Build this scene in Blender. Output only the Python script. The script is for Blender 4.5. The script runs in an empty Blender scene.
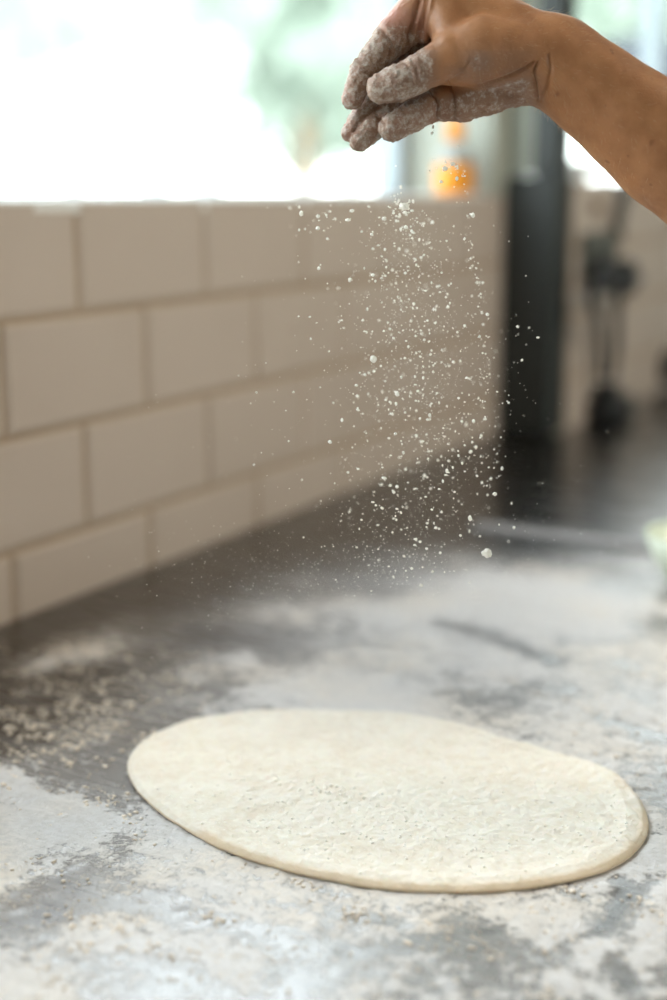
import bpy, bmesh, math, random
import numpy as np
from mathutils import Vector, Matrix
from mathutils import noise as mnoise
R = random.Random(7)
C = bpy.context.scene.collection
PI = math.pi

# ------------------------------------------------------------------ camera geometry
F = 1389.0; CH = 0.366; TOP = 0.90          # focal length in px, camera height above counter, counter height
HY = 187.0; VPX = 1128.0
PIT = math.atan((500-HY)/F); TH = math.atan((VPX-333.5)*math.cos(PIT)/F)
CAM = Vector((0.802, 0.0, TOP+CH))
FW = Vector((-math.sin(TH)*math.cos(PIT), math.cos(TH)*math.cos(PIT), -math.sin(PIT)))
RT = Vector((math.cos(TH), math.sin(TH), 0))
UP = RT.cross(FW)

def ray(px, py): return FW + RT*((px-333.5)/F) + UP*((500-py)/F)
def at(px, py, depth): return CAM + ray(px, py)*depth
def on_z(px, py, z):
    r = ray(px, py); return CAM + r*((z-CAM.z)/r.z)
def on_x(px, py, x):
    r = ray(px, py); return CAM + r*((x-CAM.x)/r.x)

# ------------------------------------------------------------------ helpers
def tag(o, label=None, cat=None, group=None, kind=None):
    if label: o['label'] = label
    if cat: o['category'] = cat
    if group: o['group'] = group
    if kind: o['kind'] = kind
    return o
def link(name, me, parent=None):
    o = bpy.data.objects.new(name, me); C.objects.link(o)
    if parent: o.parent = parent
    return o
def empty(name, loc=(0, 0, 0)):
    o = bpy.data.objects.new(name, None); o.empty_display_size = .05; C.objects.link(o); o.location = loc
    return o
def from_bm(name, bm, mat, parent=None, smooth=True):
    me = bpy.data.meshes.new(name); bm.normal_update(); bm.to_mesh(me); bm.free()
    for m in (mat if isinstance(mat, (list, tuple)) else [mat]): me.materials.append(m)
    if smooth: me.polygons.foreach_set('use_smooth', [True]*len(me.polygons))
    return link(name, me, parent)
def box(bm, a, b, bev=0, mi=0):
    ret = bmesh.ops.create_cube(bm, size=1)
    vs = ret['verts']
    c = [(a[i]+b[i])/2 for i in range(3)]; s = [abs(b[i]-a[i]) for i in range(3)]
    for v in vs: v.co = Vector((v.co.x*s[0]+c[0], v.co.y*s[1]+c[1], v.co.z*s[2]+c[2]))
    fs = list({f for v in vs for f in v.link_faces})
    for f in fs: f.material_index = mi
    if bev:
        es = list({e for v in vs for e in v.link_edges})
        r = bmesh.ops.bevel(bm, geom=es, offset=bev, segments=2, affect='EDGES', profile=.5)
        for f in r['faces']: f.material_index = mi
def tube(bm, pts, rad, n=10, mi=0):
    rad = rad if isinstance(rad, (list, tuple)) else [rad]*len(pts)
    pts = [Vector(p) for p in pts]; rings = []
    ref = Vector((0, 0, 1))
    for i, p in enumerate(pts):
        d = (pts[min(i+1, len(pts)-1)]-pts[max(i-1, 0)]).normalized()
        a = d.cross(ref)
        if a.length < .1: a = d.cross(Vector((1, 0, 0)))
        a.normalize(); b = d.cross(a)
        rings.append([bm.verts.new(p+(a*math.cos(2*PI*k/n)+b*math.sin(2*PI*k/n))*rad[i]) for k in range(n)])
    for i in range(len(rings)-1):
        for k in range(n):
            f = bm.faces.new((rings[i][k], rings[i][(k+1) % n], rings[i+1][(k+1) % n], rings[i+1][k])); f.material_index = mi
    f = bm.faces.new(rings[0][::-1]); f.material_index = mi
    f = bm.faces.new(rings[-1]); f.material_index = mi
def lathe(bm, prof, loc=(0, 0, 0), axis='z', n=28, mi=0):
    rings = []
    for r, z in prof:
        ring = []
        for k in range(n):
            c, s = math.cos(2*PI*k/n)*r, math.sin(2*PI*k/n)*r
            co = (c, s, z) if axis == 'z' else (z, c, s)
            ring.append(bm.verts.new(Vector(co)+Vector(loc)))
        rings.append(ring)
    for i in range(len(rings)-1):
        for k in range(n):
            f = bm.faces.new((rings[i][k], rings[i][(k+1) % n], rings[i+1][(k+1) % n], rings[i+1][k])); f.material_index = mi
    bm.faces.new(rings[0][::-1]).material_index = mi; bm.faces.new(rings[-1]).material_index = mi

# ------------------------------------------------------------------ materials
def mat(name, col, rough=.6, metal=0., spec=.5, **kw):
    m = bpy.data.materials.new(name); m.use_nodes = True
    b = m.node_tree.nodes['Principled BSDF']
    b.inputs['Base Color'].default_value = (*col, 1); b.inputs['Roughness'].default_value = rough
    b.inputs['Metallic'].default_value = metal; b.inputs['Specular IOR Level'].default_value = spec
    for k, v in kw.items(): b.inputs[k.replace('_', ' ')].default_value = v
    return m
class NT:
    def __init__(s, m): s.m = m; s.t = m.node_tree; s.b = s.t.nodes['Principled BSDF']; s.out = s.t.nodes['Material Output']
    def n(s, typ, **kw):
        x = s.t.nodes.new(typ)
        for k, v in kw.items(): setattr(x, k, v)
        return x
    def l(s, a, b): s.t.links.new(a, b)
    def coords(s, kind='Object', scale=(1, 1, 1)):
        tc = s.n('ShaderNodeTexCoord'); mp = s.n('ShaderNodeMapping'); mp.inputs['Scale'].default_value = scale
        s.l(tc.outputs[kind], mp.inputs['Vector']); return mp.outputs['Vector']
    def noise(s, vec, scale, detail=4, rough=.55):
        x = s.n('ShaderNodeTexNoise'); x.inputs['Scale'].default_value = scale; x.inputs['Detail'].default_value = detail
        x.inputs['Roughness'].default_value = rough; s.l(vec, x.inputs['Vector']); return x.outputs['Fac']
    def math(s, op, a, b=None, clamp=False):
        x = s.n('ShaderNodeMath', operation=op, use_clamp=clamp)
        for i, v in enumerate((a, b)):
            if v is None: continue
            if hasattr(v, 'is_output'): s.l(v, x.inputs[i])
            else: x.inputs[i].default_value = v
        return x.outputs[0]
    def smooth(s, v, lo, hi, to0=0., to1=1.):
        x = s.n('ShaderNodeMapRange', interpolation_type='SMOOTHSTEP')
        for i, q in ((0, v), (1, lo), (2, hi), (3, to0), (4, to1)):
            if hasattr(q, 'is_output'): s.l(q, x.inputs[i])
            else: x.inputs[i].default_value = q
        return x.outputs[0]
    def mix(s, fac, a, b):
        x = s.n('ShaderNodeMix', data_type='RGBA')
        for i, q in ((0, fac), (6, a), (7, b)):
            if hasattr(q, 'is_output'): s.l(q, x.inputs[i])
            else: x.inputs[i].default_value = q if i == 0 else (*q, 1)
        return x.outputs[2]
    def bump(s, h, strength=.3, dist=.001, normal=None):
        x = s.n('ShaderNodeBump'); x.inputs['Strength'].default_value = strength; x.inputs['Distance'].default_value = dist
        s.l(h, x.inputs['Height'])
        if normal: s.l(normal, x.inputs['Normal'])
        return x.outputs['Normal']
    def attr(s, name):
        x = s.n('ShaderNodeAttribute'); x.attribute_name = name; return x.outputs['Fac']
def mottled(name, c1, c2, scale=20, rough=.6, bump=.2, dist=.001, **kw):
    m = mat(name, c1, rough, **kw); t = NT(m); v = t.coords()
    f = t.noise(v, scale); t.l(t.mix(f, c1, c2), t.b.inputs['Base Color'])
    t.l(t.bump(t.noise(v, scale*3), bump, dist), t.b.inputs['Normal']); return m

M_tile = mottled('glazed_tile', (.56, .48, .42), (.505, .43, .37), 9, .22, .04, .002)
M_grout = mottled('grout', (.42, .32, .225), (.33, .245, .165), 40, .9, .4)
M_plaster = mottled('plaster', (.62, .60, .54), (.55, .53, .47), 6, .85, .15)
M_pier = mottled('pier_plaster', (.40, .42, .37), (.34, .36, .31), 12, .85, .15)
M_white = mottled('white_paint', (.80, .80, .78), (.74, .74, .72), 15, .45, .05)
M_frame = mottled('grey_frame', (.35, .40, .43), (.30, .35, .38), 30, .45, .05)
M_post = mottled('dark_steel', (.030, .037, .037), (.022, .027, .027), 30, .5, .1)
M_floor = mottled('floor_tile', (.20, .18, .16), (.15, .14, .12), 5, .5, .1)
M_ceil = mottled('ceiling_paint', (.55, .52, .47), (.50, .48, .43), 5, .9, .1)
M_black = mottled('black_rubber', (.010, .012, .014), (.016, .018, .02), 60, .45, .1)
M_grey = mottled('grey_plastic', (.12, .13, .12), (.10, .11, .10), 60, .5, .1)
M_cable = mottled('grey_cable', (.07, .07, .062), (.055, .055, .05), 60, .5, .1)
M_cab = mottled('cabinet_steel', (.35, .35, .35), (.28, .28, .28), 8, .4, .05, metal=.9)

def glass(name, col=(1, 1, 1), rough=0.):
    m = bpy.data.materials.new(name); m.use_nodes = True; nt = m.node_tree; nt.nodes.clear()
    o = nt.nodes.new('ShaderNodeOutputMaterial'); mx = nt.nodes.new('ShaderNodeMixShader'); tr = nt.nodes.new('ShaderNodeBsdfTransparent')
    gl = nt.nodes.new('ShaderNodeBsdfGlossy'); gl.inputs['Roughness'].default_value = .03; tr.inputs['Color'].default_value = (*col, 1)
    mx.inputs[0].default_value = .06
    nt.links.new(tr.outputs[0], mx.inputs[1]); nt.links.new(gl.outputs[0], mx.inputs[2]); nt.links.new(mx.outputs[0], o.inputs[0]); return m
M_glass = glass('window_glass', (.97, .99, .98))

# ------------------------------------------------------------------ room
Z = TOP
SILL = Z+.355; SILL2 = Z+.3745
P2 = .088                      # how far the second run of wall stands out
YC = 1.955                     # y where the tiled wall meets the post
HEAD = Z+1.35; RH = 2.75
XR = 3.3; Y0 = -1.7; Y1 = 4.4
WT = .16                       # wall thickness at the window
W1a, W1b = -.35, 1.90         # first window opening
W2a, W2b = 2.03, 3.9

bm = bmesh.new(); box(bm, (-.3, Y0, -.1), (XR, Y1, 0)); tag(from_bm('floor', bm, M_floor, smooth=False), kind='structure')
bm = bmesh.new(); box(bm, (-.16, Y0, RH), (XR, Y1, RH+.1)); tag(from_bm('ceiling', bm, M_ceil, smooth=False), kind='structure')
bm = bmesh.new()
box(bm, (-WT, Y0, 0), (-.008, YC, SILL-.012)); box(bm, (-WT, Y0, HEAD), (0, Y1, RH)); box(bm, (-WT, Y0, SILL-.012), (0, W1a, HEAD))
box(bm, (-WT, W1b, SILL-.012), (-.002, YC+.05, HEAD)); box(bm, (-WT, W2b, 0), (P2-.008, Y1, HEAD)); box(bm, (-WT, YC, 0), (P2-.008, W2b, SILL2-.012))
wl = from_bm('wall_left', bm, M_plaster, smooth=False); tag(wl, kind='structure')
bm = bmesh.new(); box(bm, (-WT-.004, W1b-.005, SILL+.0005), (.004, YC+.068, HEAD-.0005)); box(bm, (-WT+.01, YC-.001, SILL2+.007), (.045, YC+.060, HEAD-.001)); from_bm('pier', bm, M_pier, wl, False)

def tiles(name, x, ya, yb, ztop, zlow, joints, parent, n0=-30, n1=60):
    """real bevelled tiles on a grout bed; joints[row parity] gives one joint position"""
    bm = bmesh.new(); box(bm, (x-.008, ya, zlow-.05), (x-.003, yb, ztop-.001), mi=1)
    TW, THt, g = .198, .0986, .0042
    r = 0; zt = ztop
    rr = random.Random(3)
    while zt > zlow+.01:
        zb = max(zt-THt, zlow-.02)
        for k in range(n0, n1):
            a = joints[r % 2]+k*TW; b = a+TW
            if b < ya+.02 or a > yb-.02: continue
            a2, b2 = max(a+g/2, ya), min(b-g/2, yb)
            lip = rr.uniform(-.0006, .0006)
            y0_, y1_, z0_, z1_ = a2, b2, zb+g/2, zt-g/2 if r else zt
            c = .004
            base = [(y0_, z0_), (y1_, z0_), (y1_, z1_), (y0_, z1_)]; cin = [(y0_+c, z0_+c), (y1_-c, z0_+c), (y1_-c, z1_-c), (y0_+c, z1_-c)]
            mid = [(y0_+.0008, z0_+.0008), (y1_-.0008, z0_+.0008), (y1_-.0008, z1_-.0008), (y0_+.0008, z1_-.0008)]
            tx, tz = rr.uniform(-.0005, .0005), rr.uniform(-.0005, .0005)
            L = [[bm.verts.new((x-.004, *p)) for p in base], [bm.verts.new((x-.0022+lip, *p)) for p in mid],
                 [bm.verts.new((x+lip+(tx if i in (0, 3) else -tx)+(tz if i < 2 else -tz), *p)) for i, p in enumerate(cin)]]
            for q in range(2):
                for i in range(4): bm.faces.new((L[q][i], L[q][(i+1) % 4], L[q+1][(i+1) % 4], L[q+1][i]))
            bm.faces.new(L[2])
        zt -= THt; r += 1
    return from_bm(name, bm, [M_tile, M_grout], parent, False)
tiles('tiling', 0., Y0, YC, SILL-.0, Z-.0, (.976, .873), wl)
tiles('tiling', P2, YC+.062, W2b, SILL2, Z-.0, (2.17, 2.07), wl)
bm = bmesh.new(); box(bm, (-WT-.03, W1a, SILL-.012), (-.0005, W1b, SILL), .002); from_bm('window_sill', bm, M_white, wl, False)
bm = bmesh.new(); box(bm, (-WT-.03, W2a, SILL2-.012), (P2-.0005, W2b, SILL2), .002); from_bm('window_sill', bm, M_white, wl, False)

bm = bmesh.new(); box(bm, (0, Y0-.12, 0), (XR, Y0, RH)); tag(from_bm('wall_back', bm, M_plaster, smooth=False), kind='structure')
bm = bmesh.new(); box(bm, (0, Y1, 0), (XR, Y1+.12, RH)); tag(from_bm('wall_far', bm, M_plaster, smooth=False), kind='structure')
RWa, RWb, RWz0, RWz1 = .7, 1.8, 1.1, 2.1  # unseen window opening, added to let in fill light
bm = bmesh.new()
box(bm, (XR, Y0, 0), (XR+.15, RWa, RH)); box(bm, (XR, RWb, 0), (XR+.15, Y1, RH)); box(bm, (XR, RWa, 0), (XR+.15, RWb, RWz0)); box(bm, (XR, RWa, RWz1), (XR+.15, RWb, RH))
tag(from_bm('wall_right', bm, M_plaster, smooth=False), kind='structure')

def window(n, x, ya, yb, za, zb, mull, w=.035):
    e = empty('window_%d' % n, (x, ya, za)); tag(e, kind='structure')
    off = Vector((x, ya, za))
    bm = bmesh.new()
    for a, b in (((x-.02, ya, za), (x+.02, ya+w, zb)), ((x-.02, yb-w, za), (x+.02, yb, zb)), ((x-.02, ya, za), (x+.02, yb, za+.004)), ((x-.02, ya, zb-w), (x+.02, yb, zb))):
        box(bm, a, b, .002)
    for y in mull: box(bm, (x-.02, y-w/2, za), (x+.02, y+w/2, zb), .002)
    for v in bm.verts: v.co -= off
    from_bm('window_frame', bm, M_frame, e, False)
    bm = bmesh.new(); box(bm, (x-.003, ya+w*.9, za+.01), (x+.003, yb-w*.9, zb-w*.9))
    for v in bm.verts: v.co -= off
    from_bm('pane', bm, M_glass, e, False)
window(1, -WT+.01, W1a, W1b, SILL, HEAD, [.35], .034)
window(2, -WT+.06, W2a, W2b, SILL2, HEAD, [3.0])
window(3, XR+.08, RWa, RWb, RWz0, RWz1, [1.25])  # out-of-view window added for fill from the right

# dark steel post between the windows
t = empty('steel_post', (0, YC, Z)); tag(t, 'dark grey steel post standing between the two windows at the end of the tiled wall', 'post')
bm = bmesh.new(); box(bm, (0.001, -.006, 0), (.083, .060, SILL2+.006-Z), .004); from_bm('lower_casing', bm, M_post, t, False)
bm = bmesh.new(); box(bm, (.044, -.004, SILL2+.006-Z), (.082, .059, RH-.001-Z), .004); from_bm('upright', bm, M_post, t, False)

# ------------------------------------------------------------------ image-space value grid (flour cover, with window reflection on bare steel painted in too)
GX = np.array([0, 110, 220, 330, 440, 550, 667.])
GY = np.array([430, 500, 540, 570, 600, 640, 660, 700, 740, 780, 820, 860, 900, 950, 1000.])
GV = np.array([
 [0, 0, 0, 0, 0, 0, 0],
 [0, 0, 0, 0, .0, .04, .04],
 [0, 0, 0, .03, .08, .08, .10],
 [0, 0, .03, .26, .42, .46, .42],
 [.0, .06, .12, .66, .80, .72, .60],
 [.08, .10, .17, .74, .80, .70, .60],
 [.12, .17, .30, .80, .76, .66, .60],
 [.12, .24, .46, .78, .72, .66, .60],
 [.14, .34, .56, .7, .7, .64, .60],
 [.52, .38, .5, .7, .7, .7, .58],
 [.66, .46, .55, .6, .7, .7, .62],
 [.64, .50, .60, .68, .72, .70, .62],
 [.54, .46, .56, .62, .66, .64, .56],
 [.52, .56, .56, .60, .66, .64, .56],
 [.56, .56, .58, .60, .66, .66, .60]])
def cover(px, py):
    x = np.clip(px, 0, 667); y = np.clip(py, 430, 1000)
    i = np.clip(np.searchsorted(GX, x, 'right')-1, 0, len(GX)-2); j = np.clip(np.searchsorted(GY, y, 'right')-1, 0, len(GY)-2)
    u = (x-GX[i])/(GX[i+1]-GX[i]); v = (y-GY[j])/(GY[j+1]-GY[j])
    c = (GV[j, i]*(1-u)+GV[j, i+1]*u)*(1-v)+(GV[j+1, i]*(1-u)+GV[j+1, i+1]*u)*v
    for pts, w, a in SMEARS:
        d = np.full_like(x, 1e9)
        for (ax, ay), (bx, by) in zip(pts[:-1], pts[1:]):
            dx, dy = bx-ax, by-ay; s = np.clip(((px-ax)*dx+(py-ay)*dy)/(dx*dx+dy*dy), 0, 1)
            d = np.minimum(d, np.hypot(px-ax-s*dx, (py-ay-s*dy)*1.6))
        c = c+a*np.exp(-(d/w)**2)
    return c
SMEARS = [
 ([(440, 622), (490, 636), (525, 650), (550, 661)], 13, -.42), ([(300, 600), (360, 590), (440, 600)], 18, -.2),
 ([(22, 690), (34, 668), (60, 655), (95, 650)], 22, .42), ([(120, 640), (200, 622), (300, 612)], 20, .22),
 ([(195, 672), (215, 662), (240, 660)], 20, .40), ([(60, 640), (150, 610), (250, 600)], 14, .12),
 ([(0, 690), (40, 680), (100, 676)], 10, -.35), ([(0, 772), (40, 800), (85, 816)], 13, .45), ([(0, 870), (30, 830), (75, 818)], 26, .4),
 ([(75, 885), (95, 860), (115, 840)], 20, -.16), ([(0, 925), (60, 915)], 16, -.15),
 ([(100, 930), (180, 940), (240, 965)], 34, .35), ([(0, 985), (40, 990)], 24, .4), ([(430, 600), (520, 595), (640, 575)], 24, .22),
 ([(450, 700), (560, 690), (640, 700)], 20, -.15), ([(600, 695), (640, 712), (667, 722)], 6, .2), ([(600, 718), (667, 740)], 8, -.25),
 ([(560, 945), (600, 932), (622, 900), (620, 880)], 11, -.3), ([(625, 985), (615, 960)], 15, -.28), ([(530, 925), (600, 950)], 22, .35),
 ([(640, 960), (667, 900)], 22, .3), ([(400, 940), (500, 930), (560, 930)], 9, -.2), ([(640, 640), (560, 640)], 9, -.15),
 ([(470, 950), (350, 950)], 14, -.15), ([(655, 880), (640, 890)], 14, -.25), ([(280, 905), (400, 925)], 9, -.15),
]
def vnoise(x, y, s, seed=0):
    x = x*s; y = y*s; xi = np.floor(x).astype(np.int64); yi = np.floor(y).astype(np.int64); fx = x-xi; fy = y-yi
    fx = fx*fx*(3-2*fx); fy = fy*fy*(3-2*fy)
    def h(a, b):
        q = (a*374761393+b*668265263+seed*1442695041) & 0xffffffff
        q = ((q ^ (q >> 13))*1274126177) & 0xffffffff
        return ((q ^ (q >> 16)) & 0xffff)/65535.
    return (h(xi, yi)*(1-fx)+h(xi+1, yi)*fx)*(1-fy)+(h(xi, yi+1)*(1-fx)+h(xi+1, yi+1)*fx)*fy
def fbm(x, y, s, n=4, seed=0):
    t = 0; a = .5; w = 0
    for k in range(n): t = t+a*vnoise(x, y, s*2**k, seed+k); w += a; a *= .55
    return t/w
def project(P):
    d = P-np.array(CAM); a = d@np.array(RT); b = d@np.array(UP); c = d@np.array(FW)
    c = np.where(c < .05, .05, c); return 333.5+F*a/c, 500-F*b/c, c

# ------------------------------------------------------------------ counter
ct = empty('worktop_counter', (0, 0, 0)); tag(ct, 'long brushed steel worktop dusted with flour, running along the tiled wall', 'counter')
CX1, CY0, CY1 = 1.25, -.6, 3.6
xs = np.concatenate([np.arange(.0005, .8, .0035), np.linspace(.8, CX1, 30)]); ys = np.concatenate([np.linspace(CY0, .33, 60)[:-1], np.arange(.33, 1.5, .0035), np.linspace(1.5, CY1, 160)])
XX, YY = np.meshgrid(xs, ys, indexing='ij'); nx, ny = XX.shape
P = np.stack([XX.ravel(), YY.ravel(), np.full(XX.size, Z)], 1)
px, py, dd = project(P)
front = (P-np.array(CAM))@np.array(FW) > .3
cov = np.where(front, cover(px, py), .6)
cov = np.where(dd > 2.0, 0, cov)
big = fbm(P[:, 0], P[:, 1], 14, 4, 5)
big2 = fbm(P[:, 0]*.8+P[:, 1]*.3, P[:, 1]*2.2, 7, 3, 11)
cov = np.clip(cov+(big-.5)*.55*np.clip(cov*3, 0, 1)+(big2-.5)*.35*np.clip(cov*3, 0, 1), 0, 1)
fine = fbm(P[:, 0], P[:, 1], 120, 3, 9)
P[:, 2] += np.clip((cov+(fine-.5)*1.1-.62)*3, 0, 1)*.0011*np.clip((P[:, 0])/.02, 0, 1)
back = P[:, 1] > YC+.02; P[back, 0] = np.maximum(P[back, 0], P2+.0015)
me = bpy.data.meshes.new('top_sheet')
idx = np.arange(nx*ny).reshape(nx, ny)
q = np.stack([idx[:-1, :-1], idx[1:, :-1], idx[1:, 1:], idx[:-1, 1:]], -1).reshape(-1, 4)
def mesh_np(me, V, Q):
    me.vertices.add(len(V)); me.vertices.foreach_set('co', np.ascontiguousarray(V, dtype=np.float32).ravel())
    me.loops.add(Q.size); me.loops.foreach_set('vertex_index', Q.ravel().astype(np.int32))
    me.polygons.add(len(Q)); me.polygons.foreach_set('loop_start', np.arange(0, Q.size, Q.shape[1], dtype=np.int32))
    me.polygons.foreach_set('use_smooth', np.ones(len(Q), dtype=bool)); me.update(calc_edges=True); me.validate()
mesh_np(me, P, q)
a = me.attributes.new('flour', 'FLOAT', 'POINT'); a.data.foreach_set('value', cov.astype(np.float32))

M_counter = mat('floured_steel', (.3, .3, .3), .3, 1.)
t = NT(M_counter); v = t.coords('Object'); vst = t.coords('Object', (1, 14, 1))
A = t.attr('flour')
n1 = t.noise(v, 105, 6, .68); n2 = t.noise(v, 330, 4, .65)
nn = t.math('ADD', t.math('MULTIPLY', n1, .62), t.math('MULTIPLY', n2, .38))
thr = t.math('SUBTRACT', 1.0, A)
thr2 = t.smooth(A, 0., 1., .70, .32)
m1 = t.smooth(nn, t.math('SUBTRACT', thr2, .07), t.math('ADD', thr2, .06))
m1 = t.math('MULTIPLY', m1, t.smooth(A, .02, .15))
film = t.math('MULTIPLY', t.smooth(A, .12, .8), .74)
fac = t.math('MAXIMUM', t.math('MULTIPLY', m1, .88), t.math('MULTIPLY', film, t.smooth(n1, .2, .75, .55, 1.)), True)
warm = t.noise(v, 9, 2)
fcol = t.mix(t.smooth(warm, .4, .65), (.68, .66, .65), (.74, .67, .59))
scol = t.mix(t.noise(vst, 9, 3), (.165, .16, .158), (.22, .215, .21))
t.b.inputs['Base Color'].default_value = (.3, .3, .3, 1); t.l(scol, t.b.inputs['Base Color'])
rg = t.smooth(t.noise(vst, 9, 3), .2, .8, .22, .31); t.l(rg, t.b.inputs['Roughness'])
d = t.n('ShaderNodeBsdfPrincipled'); d.inputs['Roughness'].default_value = .9; d.inputs['Specular IOR Level'].default_value = .15; t.l(fcol, d.inputs['Base Color'])
n5 = t.noise(v, 240, 5, .7); fcol = t.mix(t.smooth(t.math('ADD', t.math('MULTIPLY', n5, .6), t.math('MULTIPLY', n1, .4)), .36, .6), (.60, .57, .54), fcol); t.l(fcol, d.inputs['Base Color'])
t.l(t.bump(t.math('ADD', t.math('MULTIPLY', nn, m1), t.math('MULTIPLY', n5, .4)), .9, .0026), d.inputs['Normal'])
mx = t.n('ShaderNodeMixShader'); t.l(fac, mx.inputs[0]); t.l(t.b.outputs[0], mx.inputs[1]); t.l(d.outputs[0], mx.inputs[2]); t.l(mx.outputs[0], t.out.inputs[0])
me.materials.append(M_counter)
top = link('top_sheet', me, ct)
M_steel = mottled('brushed_steel', (.42, .42, .42), (.36, .36, .36), 30, .3, .03, metal=1.)
bm = bmesh.new(); box(bm, (.001, CY0, Z-.045), (CX1, YC-.02, Z-.001), .0); box(bm, (P2+.002, YC-.02, Z-.045), (CX1, CY1, Z-.001), .0); from_bm('edge', bm, M_steel, ct, False)
bm = bmesh.new(); box(bm, (P2+.02, CY0+.02, .12), (CX1-.06, CY1-.02, Z-.0455)); from_bm('cabinet_base', bm, M_cab, ct, False)
for y in (CY0+.1, 1.4, CY1-.1):
    for x in (.16, CX1-.15):
        bm = bmesh.new(); lathe(bm, [(.03, 0), (.03, .01), (.018, .02), (.018, .12)], (x, y, 0), n=12); from_bm('leg', bm, M_steel, ct)

# pale bar lying across the far part of the counter
a0 = on_z(474, 527, Z); a1 = on_z(668, 553, Z)
bm = bmesh.new(); box(bm, (a0.x, a0.y-.016, Z+.0003), (a1.x+.12, a0.y+.016, Z+.004), .001)
M_bar = mottled('pale_steel', (.27, .26, .26), (.24, .23, .23), 30, .6, .05, metal=.3)
tag(from_bm('metal_bar', bm, M_bar), 'flat pale steel bar lying straight across the worktop behind the falling flour', 'bar')

# pale green bowl
g = on_z(698, 585, Z); bm = bmesh.new()
lathe(bm, [(.022, 0), (.026, .002), (.031, .006), (.044, .026), (.052, .050), (.0505, .050), (.042, .027), (.026, .008), (.003, .006)], (0, 0, 0), n=36)
M_green = mottled('pale_green_glaze', (.66, .74, .58), (.74, .79, .68), 40, .25, .03)
o = from_bm('bowl', bm, M_green); o.location = (g.x, g.y, Z+.0005)
tag(o, 'small pale green bowl on the worktop at the right edge, half out of view', 'bowl')

# ------------------------------------------------------------------ dough
OUT = [(127, 765), (131, 752), (150, 735), (190, 719), (250, 711), (330, 710), (400, 713), (450, 721), (500, 737), (550, 751), (600, 764), (617, 773), (632, 788), (645, 810), (649, 823),
       (644, 839), (628, 856), (604, 869), (560, 880), (510, 887), (450, 889), (400, 887), (330, 877), (270, 862), (220, 845), (180, 823), (150, 801), (133, 783)]
pts = [on_z(x, y, Z+.0035) for x, y in OUT]
cen = sum((Vector((p.x, p.y, 0)) for p in pts), Vector())/len(pts)
ang = [(math.atan2(p.y-cen.y, p.x-cen.x), math.hypot(p.x-cen.x, p.y-cen.y)) for p in pts]
ang.sort(); aa = np.array([a_ for a_, r_ in ang]); rr_ = np.array([r_ for a_, r_ in ang])
aa = np.concatenate([aa-2*PI, aa, aa+2*PI]); rr_ = np.tile(rr_, 3)
NA, NR = 520, 130
th = np.linspace(-PI, PI, NA, endpoint=False)
rad = np.interp(th, aa, rr_); K = 9; ker = np.hanning(2*K+1); ker /= ker.sum()
rad = np.convolve(np.concatenate([rad[-K:], rad, rad[:K]]), ker, 'valid')
rad = rad+.0008*(fbm(np.cos(th)*3+5, np.sin(th)*3+5, 2.2, 4, 3)-.5)*2
prof = [(s, 1.) for s in np.linspace(0, .965, NR)]
V = []
rimx = (np.cos(th)*.6-np.sin(th)*.8+1)/2          # thicker towards the near right
def hgt(x, y, t_, k):
    h = .0014+.0018*fbm(x, y, 30, 3, 21)+.0018*fbm(x, y, 130, 3, 22)+.0009*fbm(x, y, 380, 2, 23)
    rim = np.exp(-((t_-.93)/.035)**2)*(.0002+.0010*rimx[k])*(.5+fbm(x, y, 45, 2, 31))
    cr = np.exp(-(((x-crk.x)*1.)**2+((y-crk.y)*1.6)**2)/.022**2)*.0022*(fbm(x, y, 160, 3, 40)-.35)
    return h+rim+cr
crk = on_z(330, 798, Z)
k = np.arange(NA)
for s in np.linspace(0.0, 1, NR)[1:]:
    t_ = 1-(1-s)**1.3 if False else s
    r = rad*t_*.992; x = cen.x+np.cos(th)*r; y = cen.y+np.sin(th)*r
    h = hgt(x, y, t_, k); e = np.clip((1-t_)/.03, 0, 1); h = h*(.55+.45*np.sqrt(1-(1-e)**2))
    V.append(np.stack([x, y, Z+.0012+h], 1))
lift = .0011*np.clip(1-rimx*1.8, 0, 1)
for q_, hz in ((1.0, .0026), (1.002, .0021), (.999, .0015), (.985, .0014), (.955, .0006)):
    x = cen.x+np.cos(th)*rad*q_; y = cen.y+np.sin(th)*rad*q_
    V.append(np.stack([x, y, np.full(NA, Z+hz)+(.0004*rimx+lift*.7-.0009*rimx*(hz < .0025) if hz > .001 else 0)], 1))
NRr = len(V); V = np.concatenate(V+[np.array([[cen.x, cen.y, Z+.0062]])])
Q = []
i = np.arange(NRr-1)[:, None]; kk = np.arange(NA)[None, :]
Q = np.stack([i*NA+kk, (i+1)*NA+kk, (i+1)*NA+(kk+1) % NA, i*NA+(kk+1) % NA], -1).reshape(-1, 4)
me = bpy.data.meshes.new('dough'); bmv = V.tolist(); faces = Q.tolist()+[[len(V)-1, a_, (a_+1) % NA] for a_ in range(NA)]
me.from_pydata(bmv, [], faces); me.polygons.foreach_set('use_smooth', [True]*len(me.polygons)); me.update()
ed = np.concatenate([s*(.5+.5*np.clip(rimx*1.5, 0, 1))+(s > .99)*.0 for s in np.linspace(0, 1, NR)[1:]]+[.97+.04*rimx]*5+[np.zeros(1)])
at_ = me.attributes.new('edge', 'FLOAT', 'POINT'); at_.data.foreach_set('value', ed.astype(np.float32))
M_dough = mat('dough', (.8, .7, .55), .75, spec=.2, Subsurface_Weight=.15)
t = NT(M_dough); t.b.inputs['Subsurface Radius'].default_value = (.01, .006, .003); v = t.coords()
n1 = t.noise(v, 45, 5, .6); n2 = t.noise(v, 420, 4, .6); n3 = t.noise(v, 160, 4, .6)
fl = t.smooth(t.math('ADD', t.math('MULTIPLY', n1, .5), t.math('MULTIPLY', n3, .5)), .32, .62)
c0 = t.mix(fl, (.71, .625, .51), (.80, .745, .65))
edg = t.smooth(t.attr('edge'), .955, 1.005)
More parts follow.
